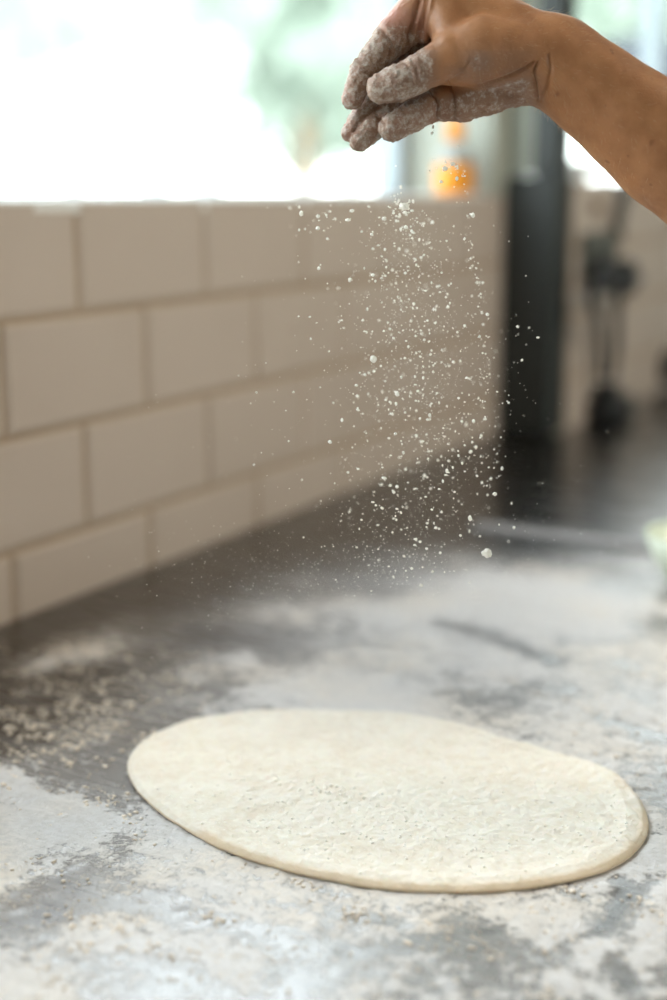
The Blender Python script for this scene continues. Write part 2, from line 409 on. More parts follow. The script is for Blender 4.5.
c1 = t.mix(t.math('MULTIPLY', edg, .7), c0, (.66, .50, .32)); t.l(c1, t.b.inputs['Base Color'])
t.l(t.bump(n2, .5, .0009, t.bump(n3, .6, .0015)), t.b.inputs['Normal'])
me.materials.append(M_dough)
dough = tag(link('pizza_dough', me), 'flat oval sheet of rolled pale dough dusted with flour on the steel worktop', 'dough')
def in_dough(x, y, m=1.):
    a_ = math.atan2(y-cen.y, x-cen.x); return math.hypot(x-cen.x, y-cen.y) < np.interp(a_, th, rad)*m

# ------------------------------------------------------------------ flour meshes
def trans_mat(name, c1, c2, tr=.35):
    m = mat(name, c1, .9, spec=.1); t = NT(m); v = t.coords(); t.l(t.mix(t.noise(v, 200), c1, c2), t.b.inputs['Base Color'])
    tl = t.n('ShaderNodeBsdfTranslucent'); tl.inputs['Color'].default_value = (*c1, 1); mx = t.n('ShaderNodeMixShader'); mx.inputs[0].default_value = tr
    t.l(t.b.outputs[0], mx.inputs[1]); t.l(tl.outputs[0], mx.inputs[2]); t.l(mx.outputs[0], t.out.inputs[0]); return m
M_dust = mottled('settled_flour', (.80, .73, .64), (.72, .61, .49), 200, .9, .2)
M_flour = trans_mat('loose_flour', (.93, .91, .86), (.90, .87, .80), .5)
bm = bmesh.new(); bmesh.ops.create_icosphere(bm, subdivisions=1, radius=1); ICO1 = np.array([v.co[:] for v in bm.verts]); ICF1 = np.array([[v.index for v in f.verts] for f in bm.faces]); bm.free()
bm = bmesh.new(); bmesh.ops.create_icosphere(bm, subdivisions=2, radius=1); ICO2 = np.array([v.co[:] for v in bm.verts]); ICF2 = np.array([[v.index for v in f.verts] for f in bm.faces]); bm.free()
def grains(name, lst, big=False, m=None):
    """lst of (point, radius, flatten)"""
    rs = np.random.RandomState(5); VV = []; FF = []; n = 0
    I, Fc = (ICO2, ICF2) if big else (ICO1, ICF1)
    for p, r, fl in lst:
        s = rs.uniform(.65, 1.25, 3); s[2] *= fl
        v_ = I*(1+rs.uniform(-.28, .28, (len(I), 1)))*s*r
        a_ = rs.uniform(0, 6.28); c_, s_ = math.cos(a_), math.sin(a_); v_ = v_@np.array([[c_, s_, 0], [-s_, c_, 0], [0, 0, 1]])
        VV.append(v_+np.array(p)); FF.append(Fc+n); n += len(I)
    me = bpy.data.meshes.new(name); mesh_np(me, np.concatenate(VV), np.concatenate(FF)); me.materials.append(m or M_flour)
    return link(name, me)
# crumbs on the counter
rs = np.random.RandomState(12); L = []
n = 17000
cx = rs.uniform(-40, 700, n); cy = 600+rs.uniform(0, 1, n)**.8*440
cv = cover(cx, cy)
for x, y, c_ in zip(cx, cy, cv):
    p = on_z(x, y, Z)
    if p.x < .01: continue
    b_ = fbm(np.array([p.x]), np.array([p.y]), 30, 3, 5)[0]
    if rs.uniform() > max(0, (c_+(b_-.5)*1.3-.15))*.55: continue
    if in_dough(p.x, p.y, 1.012): continue
    r = (.00035+.0010*rs.uniform()**3.5)*(1.25 if y < 770 else .8)
    L.append(((p.x, p.y, Z+r*.15+.0003), r*(1.6 if x < 220 and y < 780 else 1), .4))
for k_ in range(2600):          # crisp flakes left of the dough
    x, y = 70+rs.normal()*75, 715+rs.normal()*42
    if y < 640 or y > 830: continue
    p = on_z(x, y, Z)
    if p.x < .02 or in_dough(p.x, p.y, 1.012) or fbm(np.array([p.x]), np.array([p.y]), 45, 3, 51)[0] < .47: continue
    r = .0005+.0019*rs.uniform()**3; L.append(((p.x, p.y, Z+r*.12+.0002), r, .3))
# clustered lumps
for k_ in range(150):
    x = rs.uniform(-10, 690); y = rs.choice([rs.uniform(640, 760), rs.uniform(800, 1000)])
    if rs.uniform() > cover(np.array([x]), np.array([y]))[0]: continue
    p = on_z(x, y, Z)
    for j in range(rs.randint(4, 16)):
        qx, qy = p.x+rs.normal()*.006, p.y+rs.normal()*.004
        if in_dough(qx, qy, 1.012): continue
        r = rs.uniform(.0006, .0017); L.append(((qx, qy, Z+r*.15+.0003), r, .4))
tag(grains('scattered_flour', L, m=M_dust), 'crumbs and flakes of flour scattered over the steel worktop around the dough', 'flour', kind='stuff')
# dusting on dough
L = []
for k_ in range(2600):
    a_ = rs.uniform(-PI, PI); s = math.sqrt(rs.uniform())*.95; r0 = np.interp(a_, th, rad)*s
    x, y = cen.x+math.cos(a_)*r0, cen.y+math.sin(a_)*r0
    i_ = int((a_+PI)/(2*PI)*NA) % NA; ir = min(NR-2, max(0, int(round(s/.992*(NR-1)))-1))
    z_ = V[ir*NA+i_][2]
    r = .0003+.0008*rs.uniform()**3; L.append(((x, y, z_+r*.05), r, .45))
for k_ in range(50):
    x, y = crk.x+rs.normal()*.016, crk.y+rs.normal()*.006
    a_ = math.atan2(y-cen.y, x-cen.x); s = math.hypot(x-cen.x, y-cen.y)/np.interp(a_, th, rad)
    i_ = int((a_+PI)/(2*PI)*NA) % NA; ir = min(NR-2, max(0, int(round(s/.992*(NR-1)))-1))
    r = rs.uniform(.0005, .0015); L.append(((x, y, V[ir*NA+i_][2]+r*.2), r, .6))
tag(grains('flour_dusting', L, m=mottled('fresh_flour', (.94, .90, .82), (.88, .83, .74), 200, .9, .1)), 'fine flour dusting with small crumbs lying on top of the dough', 'flour', kind='stuff')

# falling flour
L = []
def addp(x, y, r, d=None):
    d = d if d is not None else .80+rs.normal()*.035
    L.append((at(x, y, d), r*.80/F*d/.8, 1.))
for k_ in range(2300):
    y = 205+395*rs.beta(1.35, 1.5); s = np.interp(y, [205, 260, 350, 500, 600], [12, 30, 44, 42, 40]); c_ = np.interp(y, [200, 260, 350, 450, 600], [404, 408, 421, 424, 405])
    addp(c_+rs.normal()*s, y, .36+1.35*rs.uniform()**4.5)
for k_ in range(150):   # strand on the right
    y = 158+rs.uniform()**1.15*340; c_ = np.interp(y, [158, 180, 240, 300, 420, 500], [452, 463, 470, 480, 488, 494]); addp(c_+rs.normal()*(2+(y-158)*.02), y, .5+1.5*rs.uniform()**3)
for k_ in range(26): addp(318+rs.normal()*14, 214+rs.normal()*10, .6+1.3*rs.uniform()**2)
for k_ in range(36): addp(404+rs.normal()*9, 213+rs.normal()*14, .7+1.5*rs.uniform()**2)
for k_ in range(16): addp(447+rs.normal()*6, 166+rs.normal()*8, .8+1.2*rs.uniform()**2)
for k_ in range(230): addp(rs.uniform(240, 530), 200+rs.uniform()*400, .4+.8*rs.uniform()**3)
for k_ in range(800):   # very fine dust lower down, towards the counter
    addp(330+rs.normal()*95, 575+rs.normal()*32, .25+.4*rs.uniform()**2)
for k_ in range(160): addp(rs.uniform(120, 640), rs.uniform(380, 700), .25+.35*rs.uniform(), rs.uniform(.7, .95))
for x, y, r in [(433, 127, 2.2), (432, 133, 1.8), (445, 169, 3), (453, 164, 2.4), (473, 215, 3), (348, 220, 2.6), (352, 211, 2.5), (319, 268, 2.2), (350, 280, 2.4), (373, 275, 2),
                (330, 442, 2.4), (342, 420, 2), (384, 478, 2.4), (447, 471, 2.4), (495, 494, 2.3), (470, 518, 2.6), (318, 228, 2.4), (301, 214, 2.4), (382, 508, 2), (430, 415, 2.2), (358, 410, 1.8), (415, 545, 1.6), (363, 320, 2.2)]:
    addp(x, y, r, .80)
tag(grains('falling_flour', L, False), 'fine white flour grains falling through the air from the hand above the dough', 'flour', kind='stuff')
# the larger lumps, each its own
for (x, y, r, sx), lab in [((487, 553, 5.4, 1), 'largest white flour lump in mid air, low on the right of the falling flour'),
                       ((404, 206, 4.6, 1.3), 'wide white flour lump at the top of the falling plume, just below the sill'),
                       ((373, 359, 4.2, .8), 'white flour lump falling left of the plume, halfway down the tiles'),
                       ((397, 394, 3.2, .7), 'slim white flour lump falling in the plume centre, just below halfway')]:
    bm = bmesh.new(); bmesh.ops.create_icosphere(bm, subdivisions=3, radius=r*.8/F)
    for v_ in bm.verts:
        n_ = v_.co.normalized(); v_.co *= .85+.45*(round(mnoise.noise(n_*1.7+Vector((x*.7, y*.3, 0)))*5)/5+.3*mnoise.noise(n_*5)); v_.co.x *= sx; v_.co.y *= sx
    o = from_bm('flour_lump', bm, M_flour); o.location = at(x, y, .80); tag(o, lab, 'flour', 'larger flour lumps falling through the air')

# ------------------------------------------------------------------ hand and forearm: one smooth surface from a distance field
D0 = .80; U = D0/F
def HC(px, py, dz):        # hand space (px units) with perspective taken into account
    k = 1+dz*U/D0; return np.array([(px-333.5)*k, (py-500)*k, dz])
def seg(p, a, ra, b, rb):
    ba = b-a; l = ba@ba; pa = p-a.astype(np.float32); t = np.clip(pa@(ba.astype(np.float32))/l, 0, 1)
    d = pa-t[..., None]*ba.astype(np.float32); return np.sqrt((d*d).sum(-1))-(ra+(rb-ra)*t)
def smin(a, b, k):
    h = np.clip(.5+.5*(b-a)/k, 0, 1); return b*(1-h)+a*h-k*h*(1-h)
def chain(p, lst, k=3.):
    d = None
    for (x0, y0, z0, r0), (x1, y1, z1, r1) in zip(lst[:-1], lst[1:]):
        s = seg(p, HC(x0, y0, z0), r0, HC(x1, y1, z1), r1); d = s if d is None else smin(d, s, k)
    return d
INDEX = [(436, -4, 10, 27), (393, 37, 6, 18.5), (363, 72, 0, 12.8), (352.5, 99, -3, 10.6)]
THUMB = [(470, 56, -22, 29), (434, 65, -26, 18.5), (416, 75, -28, 16.8), (397, 83.5, -27, 16.5), (382, 88, -24, 15)]
MIDDLE = [(448, 6, 42, 25), (404, 62, 38, 17), (372, 100, 24, 12), (350, 133, 10, 9)]
RING = [(462, 25, 58, 24), (418, 90, 40, 16), (387, 117, 18, 12.5), (371, 130, 10, 11.5), (360, 141, 6, 10.5)]
LITTLE = [(478, 86, 30, 20), (436, 103, 8, 16.5), (411, 117, 0, 14.5), (392, 128, -4, 13.5)]
def sdf(p):
    palm = chain(p, [(556, 60, 8, 38), (507, 39, 5, 34), (446, 4, 6, 27)], 10)
    for q in ([(556, 60, 22, 39), (505, 34, 38, 33), (452, 5, 44, 25)], [(556, 61, 26, 37), (505, 45, 52, 30), (462, 25, 60, 23)], [(550, 62, 24, 35), (508, 68, 44, 28), (475, 82, 34, 20)]):
        palm = smin(palm, chain(p, q, 8), 12)
    palm = smin(palm, chain(p, [(548, 60, -2, 38), (510, 54, -14, 32), (482, 52, -20, 32.5), (452, 58, -24, 24)], 8), 7)        # thenar
    hyp = chain(p, [(548, 66, 14, 33), (522, 77, 14, 25), (488, 90, 12, 22), (462, 99, 10, 20), (444, 103, 9, 17)], 8)
    palm = smin(palm, hyp, 5)
    palm = smin(palm, chain(p, [(456, 52, -18, 20), (444, 8, 0, 19)], 6), 8)
    palm = smin(palm, chain(p, [(436, 2, 4, 14), (427, 22, 2, 8), (423, 38, 2, 5)], 5), 6)
    arm = chain(p, [(552, 59, 2, 38.5), (575, 76, 2, 40.5), (600, 95, 2, 43.5), (633, 121, 3, 48), (667, 149, 4, 52.5), (780, 236, 8, 64), (960, 360, 20, 72), (1120, 470, 30, 70)], 14)
    arm2 = chain(p, [(552, 60, 26, 36), (575, 77, 27, 38), (600, 96, 28, 40.5), (633, 122, 30, 45), (667, 149, 32, 52), (780, 236, 36, 60), (960, 360, 36, 68)], 14)
    body = smin(smin(palm, arm, 14), arm2, 14)
    d = smin(body, chain(p, INDEX, 4), 7)
    d = np.minimum(d, smin(body, chain(p, THUMB, 5), 6))
    d = smin(d, smin(body, chain(p, MIDDLE, 4), 6), 1.2)
    d = smin(d, smin(body, chain(p, RING, 4), 5), 1.2)
    d = smin(d, smin(body, chain(p, LITTLE, 4), 4), 1.2)
    return d
def surface_nets(gx, gy, gz, val):
    nx, ny, nz = val.shape; s = val < 0
    occ = np.zeros((nx-1, ny-1, nz-1), dtype=np.int8)
    for a in (0, 1):
        for b in (0, 1):
            for c in (0, 1): occ += s[a:nx-1+a, b:ny-1+b, c:nz-1+c]
    cells = np.argwhere((occ > 0) & (occ < 8)); vid = np.full(occ.shape, -1, dtype=np.int64); vid[tuple(cells.T)] = np.arange(len(cells))
    acc = np.zeros((len(cells), 3)); cnt = np.zeros(len(cells)); G = (gx, gy, gz)
    cr = [(a, b, c) for a in (0, 1) for b in (0, 1) for c in (0, 1)]
    for i_, A_ in enumerate(cr):
        for B_ in cr[i_+1:]:
            if sum(abs(A_[k]-B_[k]) for k in range(3)) != 1: continue
            ia = cells+np.array(A_); ib = cells+np.array(B_)
            va = val[tuple(ia.T)]; vb = val[tuple(ib.T)]; m = (va < 0) != (vb < 0)
            t_ = np.where(m, va/np.where(m, va-vb, 1), 0)
            for k in range(3): acc[:, k] += np.where(m, G[k][ia[:, k]]*(1-t_)+G[k][ib[:, k]]*t_, 0)
            cnt += m
    Vt = acc/cnt[:, None]; quads = []
    for ax in range(3):
        o1, o2 = [(1, 2), (2, 0), (0, 1)][ax]
        sl = [slice(None)]*3; sl2 = [slice(None)]*3; sl[ax] = slice(0, -1); sl2[ax] = slice(1, None)
        A_ = s[tuple(sl)]; B_ = s[tuple(sl2)]; e = np.argwhere(A_ != B_)
        e = e[(e[:, o1] > 0) & (e[:, o2] > 0) & (e[:, o1] < val.shape[o1]-1) & (e[:, o2] < val.shape[o2]-1)]
        flip = A_[tuple(e.T)]
        u1 = np.zeros(3, int); u1[o1] = 1; u2 = np.zeros(3, int); u2[o2] = 1
        g = lambda q: vid[tuple(q.T)]
        a_, b_, c_, d_ = g(e-u1-u2), g(e-u2), g(e), g(e-u1)
        q1 = np.stack([a_, b_, c_, d_], 1); q2 = q1[:, ::-1]; quads.append(np.where(flip[:, None], q1, q2))
    return Vt, np.concatenate(quads)
def grid(a, b, st, b2, gr):
    g = list(np.arange(a, b, st)); s_ = st
    while g[-1] < b2: s_ = min(s_*gr, 5); g.append(g[-1]+s_)
    return np.array(g)
gx = grid(-8, 228, 1.25, 870, 1.04); gy = grid(-556, -325, 1.25, 70, 1.04); gz = np.arange(-62, 112, 1.6)
val = np.empty((len(gx), len(gy), len(gz)), dtype=np.float32)
for i_ in range(0, len(gx), 24):
    g_ = np.stack(np.meshgrid(gx[i_:i_+24], gy, gz, indexing='ij'), -1).astype(np.float32)
    # local sampling only near the arm: far away values just need the right sign
    val[i_:i_+24] = sdf(g_)
HV, HQ = surface_nets(gx, gy, gz, val); del val
# normals from the field
def grad(p):
    e = .6; o_ = []
    for k in range(3):
        d_ = np.zeros(3, dtype=np.float32); d_[k] = e; o_.append(sdf(p+d_)-sdf(p-d_))
    g_ = np.stack(o_, -1); return g_/np.maximum(np.linalg.norm(g_, axis=-1, keepdims=True), 1e-6)
HV = HV.astype(np.float32); NRM = grad(HV)
HPX = HV[:, 0]/(1+HV[:, 2]*U/D0)+333.5; HPY = HV[:, 1]/(1+HV[:, 2]*U/D0)+500
facing = np.clip(-NRM[:, 2]*3+.3, 0, 1)
def pl_dist(x, y, pts):
    d = np.full_like(x, 1e9)
    for (ax, ay), (bx, by) in zip(pts[:-1], pts[1:]):
        dx, dy = bx-ax, by-ay; s = np.clip(((x-ax)*dx+(y-ay)*dy)/(dx*dx+dy*dy), 0, 1); d = np.minimum(d, np.hypot(x-ax-s*dx, y-ay-s*dy))
    return d
disp = np.zeros(len(HV))
for pts_, w, a_ in [([(430, 92), (436, 98), (439, 107), (438, 122)], 1.6, 3.2), ([(448, 82), (453, 92), (455, 104), (454, 122)], 1.5, 2.6),
                    ([(538, 62), (534, 72), (536, 86), (537, 101)], 1.7, 3.0), ([(549, 56), (551, 70), (548, 86), (541, 101)], 2.0, 1.8),
                    ([(533, 62), (524, 69), (512, 75), (498, 81), (480, 86)], 1.8, 2.4), ([(556, 62), (580, 80), (606, 104)], 7, .9), ([(564, 74), (590, 96)], 6, -.4),
                    ([(470, 62), (462, 74), (452, 80)], 1.6, 1.2), ([(405, 62), (411, 70), (412, 80)], 1.8, .9), ([(412, 60), (416, 68), (418, 78)], 1.6, .8),
                    ([(377, 24), (388, 36), (398, 48)], 2.2, 1.3), ([(354, 64), (364, 72), (372, 76)], 1.8, .9), ([(358, 60), (370, 66)], 1.6, .7),
                    ([(400, 104), (406, 114), (408, 130)], 1.8, .9), ([(375, 112), (384, 122)], 1.6, .9), ([(419, 2), (414, 22), (410, 40)], 2.6, 2.6), ([(432, 0), (428, 20), (425, 40)], 2.4, -1.2)]:
    disp -= 1.35*a_*np.exp(-(pl_dist(HPX, HPY, pts_)/w)**2)*facing
def hn(s, o): return np.array([mnoise.noise(Vector(p)*s+Vector((o, 0, 0))) for p in HV.tolist()])
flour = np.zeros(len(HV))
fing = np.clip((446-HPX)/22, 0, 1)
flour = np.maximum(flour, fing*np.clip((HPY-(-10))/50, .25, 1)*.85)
lowpalm = np.clip((548-HPX)/24, 0, 1)**.8*np.clip((HPY-(84-(HPX-470)*.25))/10, 0, 1); flour = np.maximum(flour, .74*lowpalm); flour = np.maximum(flour, .30*np.exp(-((HPX-510)/32)**2-((HPY-58)/20)**2))  # last term paints grey shading at the thumb base as thin flour
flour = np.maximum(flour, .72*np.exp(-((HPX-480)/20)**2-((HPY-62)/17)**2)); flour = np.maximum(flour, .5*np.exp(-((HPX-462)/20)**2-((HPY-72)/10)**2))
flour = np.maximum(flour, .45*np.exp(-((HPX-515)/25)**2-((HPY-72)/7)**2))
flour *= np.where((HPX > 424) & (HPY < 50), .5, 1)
n_a = hn(.12, 3.); n_b = hn(.35, 9.)
disp += flour*(n_a*1.1+np.maximum(n_b, 0)*1.8)+.15*n_b
HV2 = HV+NRM*disp[:, None]
camv, rtv, upv, fwv = (np.array(q) for q in (CAM, RT, UP, FW))
W = camv+HV2[:, :1]*U*rtv-HV2[:, 1:2]*U*upv+(D0+HV2[:, 2:3]*U)*fwv
me = bpy.data.meshes.new('person'); mesh_np(me, W, HQ)
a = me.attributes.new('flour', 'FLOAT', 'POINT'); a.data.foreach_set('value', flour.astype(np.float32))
red = np.exp(-((HPX-345)/9)**2-((HPY-100)/14)**2)+np.exp(-((HPX-345)/8)**2-((HPY-130)/12)**2)+.7*np.exp(-((HPX-392)/16)**2-((HPY-18)/14)**2)+.5*np.exp(-((HPX-420)/7)**2-((HPY-28)/18)**2)+.35*np.exp(-((HPX-415)/30)**2-((HPY-122)/14)**2)
a = me.attributes.new('red', 'FLOAT', 'POINT'); a.data.foreach_set('value', np.clip(red, 0, 1).astype(np.float32))
M_skin = mat('skin', (.4, .2, .1), .5, spec=.35, Subsurface_Weight=.12)
t = NT(M_skin); t.b.inputs['Subsurface Radius'].default_value = (.008, .003, .0015); v = t.coords()
n1 = t.noise(v, 60, 4); n2 = t.noise(v, 900, 3, .6); n3 = t.noise(v, 230, 6, .78)
sk = t.mix(t.smooth(n1, .35, .7), (.40, .185, .082), (.31, .135, .058))
sp = t.smooth(t.noise(v, 110, 1), .70, .76); sk = t.mix(t.math('MULTIPLY', sp, .5), sk, (.16, .06, .03))
sk = t.mix(t.math('MULTIPLY', t.attr('red'), .95), sk, (.62, .20, .13))
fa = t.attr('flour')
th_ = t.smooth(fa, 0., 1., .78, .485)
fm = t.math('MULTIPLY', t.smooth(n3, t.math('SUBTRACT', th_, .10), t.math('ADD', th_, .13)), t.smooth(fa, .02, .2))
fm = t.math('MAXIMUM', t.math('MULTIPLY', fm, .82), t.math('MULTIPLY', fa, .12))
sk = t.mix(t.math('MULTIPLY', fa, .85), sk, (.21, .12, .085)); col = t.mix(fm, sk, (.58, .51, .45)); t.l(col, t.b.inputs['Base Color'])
t.l(t.smooth(fm, 0, .6, .42, .9), t.b.inputs['Roughness'])
t.l(t.bump(n2, .35, .0006, t.bump(t.math('MULTIPLY', n3, fa), .9, .0014)), t.b.inputs['Normal'])
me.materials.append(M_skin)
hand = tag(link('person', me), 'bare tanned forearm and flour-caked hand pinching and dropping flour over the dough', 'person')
# short pale hairs along the forearm
bm = bmesh.new(); rh = random.Random(4)
cand = np.where((HPX > 470) & (HPX < 720))[0]
M_hair = mat('arm_hair', (.55, .38, .22), .5)
for k_ in range(1500):
    i_ = int(cand[rh.randrange(len(cand))]); p = Vector(W[i_]); n_ = NRM[i_]; nw = (RT*float(n_[0])-UP*float(n_[1])+FW*float(n_[2])).normalized()
    tdir = (RT*.7-UP*.6); dv = (nw*.5+tdir*.6+Vector((rh.gauss(0, .2), rh.gauss(0, .2), rh.gauss(0, .2)))).normalized(); l_ = rh.uniform(.002, .0048)
    tube(bm, [p-nw*.0004, p+dv*l_*.5+nw*.0002, p+dv*l_], [.00005, .00004, .00002], 3)
tag(from_bm('arm_hair', bm, M_hair, hand), 'short fine pale hairs on the forearm', kind='stuff')

# ------------------------------------------------------------------ cloud of flour dust drifting above the worktop
hc = at(430, 655, .98); bm = bmesh.new(); bmesh.ops.create_icosphere(bm, subdivisions=3, radius=1)
hc.z = Z+.056
for v_ in bm.verts: v_.co = Vector((v_.co.x*.24, v_.co.y*.30, v_.co.z*.053))
mh = bpy.data.materials.new('flour_haze'); mh.use_nodes = True; nt = mh.node_tree; nt.nodes.clear()
o_ = nt.nodes.new('ShaderNodeOutputMaterial'); vs_ = nt.nodes.new('ShaderNodeVolumeScatter'); tc = nt.nodes.new('ShaderNodeTexCoord'); mp = nt.nodes.new('ShaderNodeMapping')
mp.inputs['Scale'].default_value = (1/.24, 1/.30, 1/.053); ln = nt.nodes.new('ShaderNodeVectorMath'); ln.operation = 'LENGTH'
mr = nt.nodes.new('ShaderNodeMapRange'); mr.interpolation_type = 'SMOOTHSTEP'
for k_, q in ((1, 1.), (2, 0.), (3, 0.), (4, 4.2)): mr.inputs[k_].default_value = q
nt.links.new(tc.outputs['Object'], mp.inputs[0]); nt.links.new(mp.outputs[0], ln.inputs[0]); nt.links.new(ln.outputs['Value'], mr.inputs[0]); nt.links.new(mr.outputs[0], vs_.inputs['Density'])
vs_.inputs['Color'].default_value = (.97, .96, .97, 1); vs_.inputs['Anisotropy'].default_value = .3; nt.links.new(vs_.outputs[0], o_.inputs['Volume'])
hz_ = from_bm('flour_haze', bm, mh); hz_.location = hc; tag(hz_, 'thin drifting haze of flour dust hanging over the far side of the dough', 'haze', kind='stuff')

# ------------------------------------------------------------------ bottle on the sill
b0 = Vector((-.031, 1.845, SILL+.0005))
t0 = empty('soap_bottle', b0); tag(t0, 'small pale bottle with orange base and orange cap on the window sill', 'bottle')
M_or = mottled('orange_liquid', (.80, .30, .006), (.72, .25, .004), 60, .3, .02, Transmission_Weight=.15)
M_pale = mottled('pale_plastic', (.42, .44, .42), (.38, .40, .38), 60, .35, .02, Transmission_Weight=.3)
bm = bmesh.new(); lathe(bm, [(.024, 0), (.027, .003), (.028, .01), (.028, .036), (.027, .042)], n=30); from_bm('lower_body', bm, M_or, t0)
bm = bmesh.new(); lathe(bm, [(.027, .0421), (.025, .055), (.017, .066), (.010, .070), (.010, .073)], n=30); from_bm('upper_body', bm, M_pale, t0)
bm = bmesh.new(); lathe(bm, [(.0115, .0731), (.0125, .076), (.0125, .098), (.009, .102), (.005, .112), (.003, .114)], n=24); from_bm('cap', bm, M_or, t0)

# ------------------------------------------------------------------ socket, plugs and cables on the far wall
XW = P2+.001
def w2(px, py, dx=0.): return on_x(px, py, XW+dx)
s0 = w2(596, 254)
so = empty('double_socket', s0); tag(so, 'grey double wall socket on the far tiles, right of the dark post', 'socket')
bm = bmesh.new(); box(bm, (0, -.075, -.035), (.012, .075, .035), .004); from_bm('plate', bm, M_grey, so, False)
for dy in (-.036, .036):
    bm = bmesh.new(); lathe(bm, [(.024, .0121), (.024, .0145), (.020, .0150), (.019, .0128)], (0, dy, 0), axis='x', n=24); from_bm('outlet', bm, M_grey, so)
def hang(name, p, pts, rad, lab, cat, plug=True, cmat=M_black):
    e = empty(name, p); tag(e, lab, cat, 'plugs and cables on the far wall')
    if plug:
        bm = bmesh.new(); lathe(bm, [(.016, .001), (.029, .003), (.0305, .010), (.029, .021), (.020, .028), (.008, .030)], axis='x', n=24); from_bm('plug_body', bm, M_black, e)
    bm = bmesh.new()
    P_ = [Vector(q)-p for q in pts]; sm = []
    for i_ in range(len(P_)-1):
        a_, b_, c_, d_ = P_[max(i_-1, 0)], P_[i_], P_[i_+1], P_[min(i_+2, len(P_)-1)]
        for s_ in range(8):
            u = s_/8; sm.append(.5*((2*b_)+(c_-a_)*u+(2*a_-5*b_+4*c_-d_)*u*u+(3*b_-a_-3*c_+d_)*u**3))
    sm.append(P_[-1]); tube(bm, sm, rad, 10); from_bm('cable', bm, cmat, e); return e
pA = Vector((XW+.015, w2(587, 273).y, w2(587, 273).z-.0)); pB = Vector((XW+.015, w2(609, 277).y, w2(609, 277).z))
cA = [pA+Vector((.034, 0, 0)), w2(592, 292, .05), w2(598, 320, .03), w2(600, 350, .02), w2(600, 378, .02)]
hang('power_plug', pA, cA, .007, 'round black power plug in the far wall socket, the left one of the pair', 'plug')
cB = [pB+Vector((.034, 0, 0)), w2(620, 294, .05), w2(617, 325, .03), w2(616, 352, .02), w2(612, 378, .02)]
hang('power_plug', pB, cB, .007, 'round black power plug in the far wall socket, the right one of the pair', 'plug')
q_ = w2(608, 402, .02)
ad = empty('power_adapter', (q_.x, q_.y, Z+.0005)); tag(ad, 'black power adapter block standing on the worktop under the two plugs', 'adapter')
bm = bmesh.new(); box(bm, (-.018, -.05, 0), (.03, .05, .038), .006); from_bm('case', bm, M_black, ad)
bm = bmesh.new(); box(bm, (-.012, -.04, .038), (.02, .0, .062), .005); from_bm('strain_relief', bm, M_black, ad)
pc = w2(664, 366); pc = Vector((XW, pc.y, pc.z))
hang('power_plug', pc, [pc+Vector((.036, 0, 0)), pc+Vector((.05, 0, -.03)), pc+Vector((.03, .01, -.09)), Vector((pc.x+.03, pc.y+.02, Z+.006)), Vector((pc.x+.06, pc.y+.10, Z+.006))], .005, 'black power plug lower on the far wall at the right edge of the view', 'plug')
# conduit
bm = bmesh.new(); c0_ = w2(621, 188); c1_ = w2(612, 232)
tube(bm, [(XW+.010, c0_.y, SILL2-.001), (XW+.010, c1_.y+.0, c1_.z+.02), (XW+.010, c1_.y, w2(612, 238).z)], .010, 12)
tag(from_bm('cable_conduit', bm, M_cable), 'dark grey conduit running down the far tiles into the socket', 'conduit')
# small brown knob
p_ = w2(595, 207); bm = bmesh.new(); lathe(bm, [(.013, 0), (.013, .003), (.008, .006), (.007, .010), (.003, .012)], axis='x', n=20)
M_brown = mottled('brass', (.20, .12, .05), (.14, .09, .04), 80, .5, .05)
o = from_bm('wall_stud', bm, M_brown); o.location = (XW-.001, p_.y, p_.z); tag(o, 'small round brown stud on the far tile above the socket', 'stud')

# ------------------------------------------------------------------ outside
M_ground = mottled('pale_paving', (.50, .50, .47), (.42, .43, .40), 1.5, .9, .1)
bm = bmesh.new(); box(bm, (-40, -25, -.2), (-.35, 60, -.1)); tag(from_bm('ground', bm, M_ground, smooth=False), kind='structure')
def leaf_tree(name, x, y, h, r, c, lab, seed, nl=2600):
    rs_ = np.random.RandomState(seed); e = empty(name, (x, y, -.1)); tag(e, lab, 'tree', 'trees outside the windows')
    bm = bmesh.new(); tube(bm, [(0, 0, 0), (.05, .03, h*.35), (0, .1, h*.7)], [.14, .1, .05], 8); from_bm('trunk', bm, M_bark, e)
    Vv = []; 
    blobs = [(rs_.normal(size=3)*np.array([r*.45, r*.45, r*.4])+np.array([0, 0, h*.66]), r*rs_.uniform(.35, .6)) for _ in range(10)]
    for k_ in range(nl):
        c_, rb = blobs[k_ % 10]; d_ = rs_.normal(size=3); d_ /= np.linalg.norm(d_); p = c_+d_*rb*rs_.uniform(.75, 1.05)
        u = rs_.normal(size=3); u /= np.linalg.norm(u); w_ = np.cross(u, rs_.normal(size=3)); w_ /= np.linalg.norm(w_); s_ = rs_.uniform(.10, .2)
        Vv += [p-u*s_, p+w_*s_*.5, p+u*s_, p-w_*s_*.5]
    me = bpy.data.meshes.new('foliage'); mesh_np(me, np.array(Vv), np.arange(len(Vv)).reshape(-1, 4)); me.materials.append(c); link('foliage', me, e)
M_bark = mottled('bark', (.25, .2, .15), (.18, .14, .1), 20, .9, .3)
def leafm(n, c1, c2):
    m = mat(n, c1, .6); t = NT(m); t.l(t.mix(t.noise(t.coords(), 3), c1, c2), t.b.inputs['Base Color'])
    tl = t.n('ShaderNodeBsdfTranslucent'); tl.inputs['Color'].default_value = (*c2, 1); mx = t.n('ShaderNodeMixShader'); mx.inputs[0].default_value = .4
    t.l(t.b.outputs[0], mx.inputs[1]); t.l(tl.outputs[0], mx.inputs[2]); t.l(mx.outputs[0], t.out.inputs[0]); return m
M_gpost = mottled('weathered_post', (.30, .33, .34), (.26, .28, .30), 8, .8, .1)
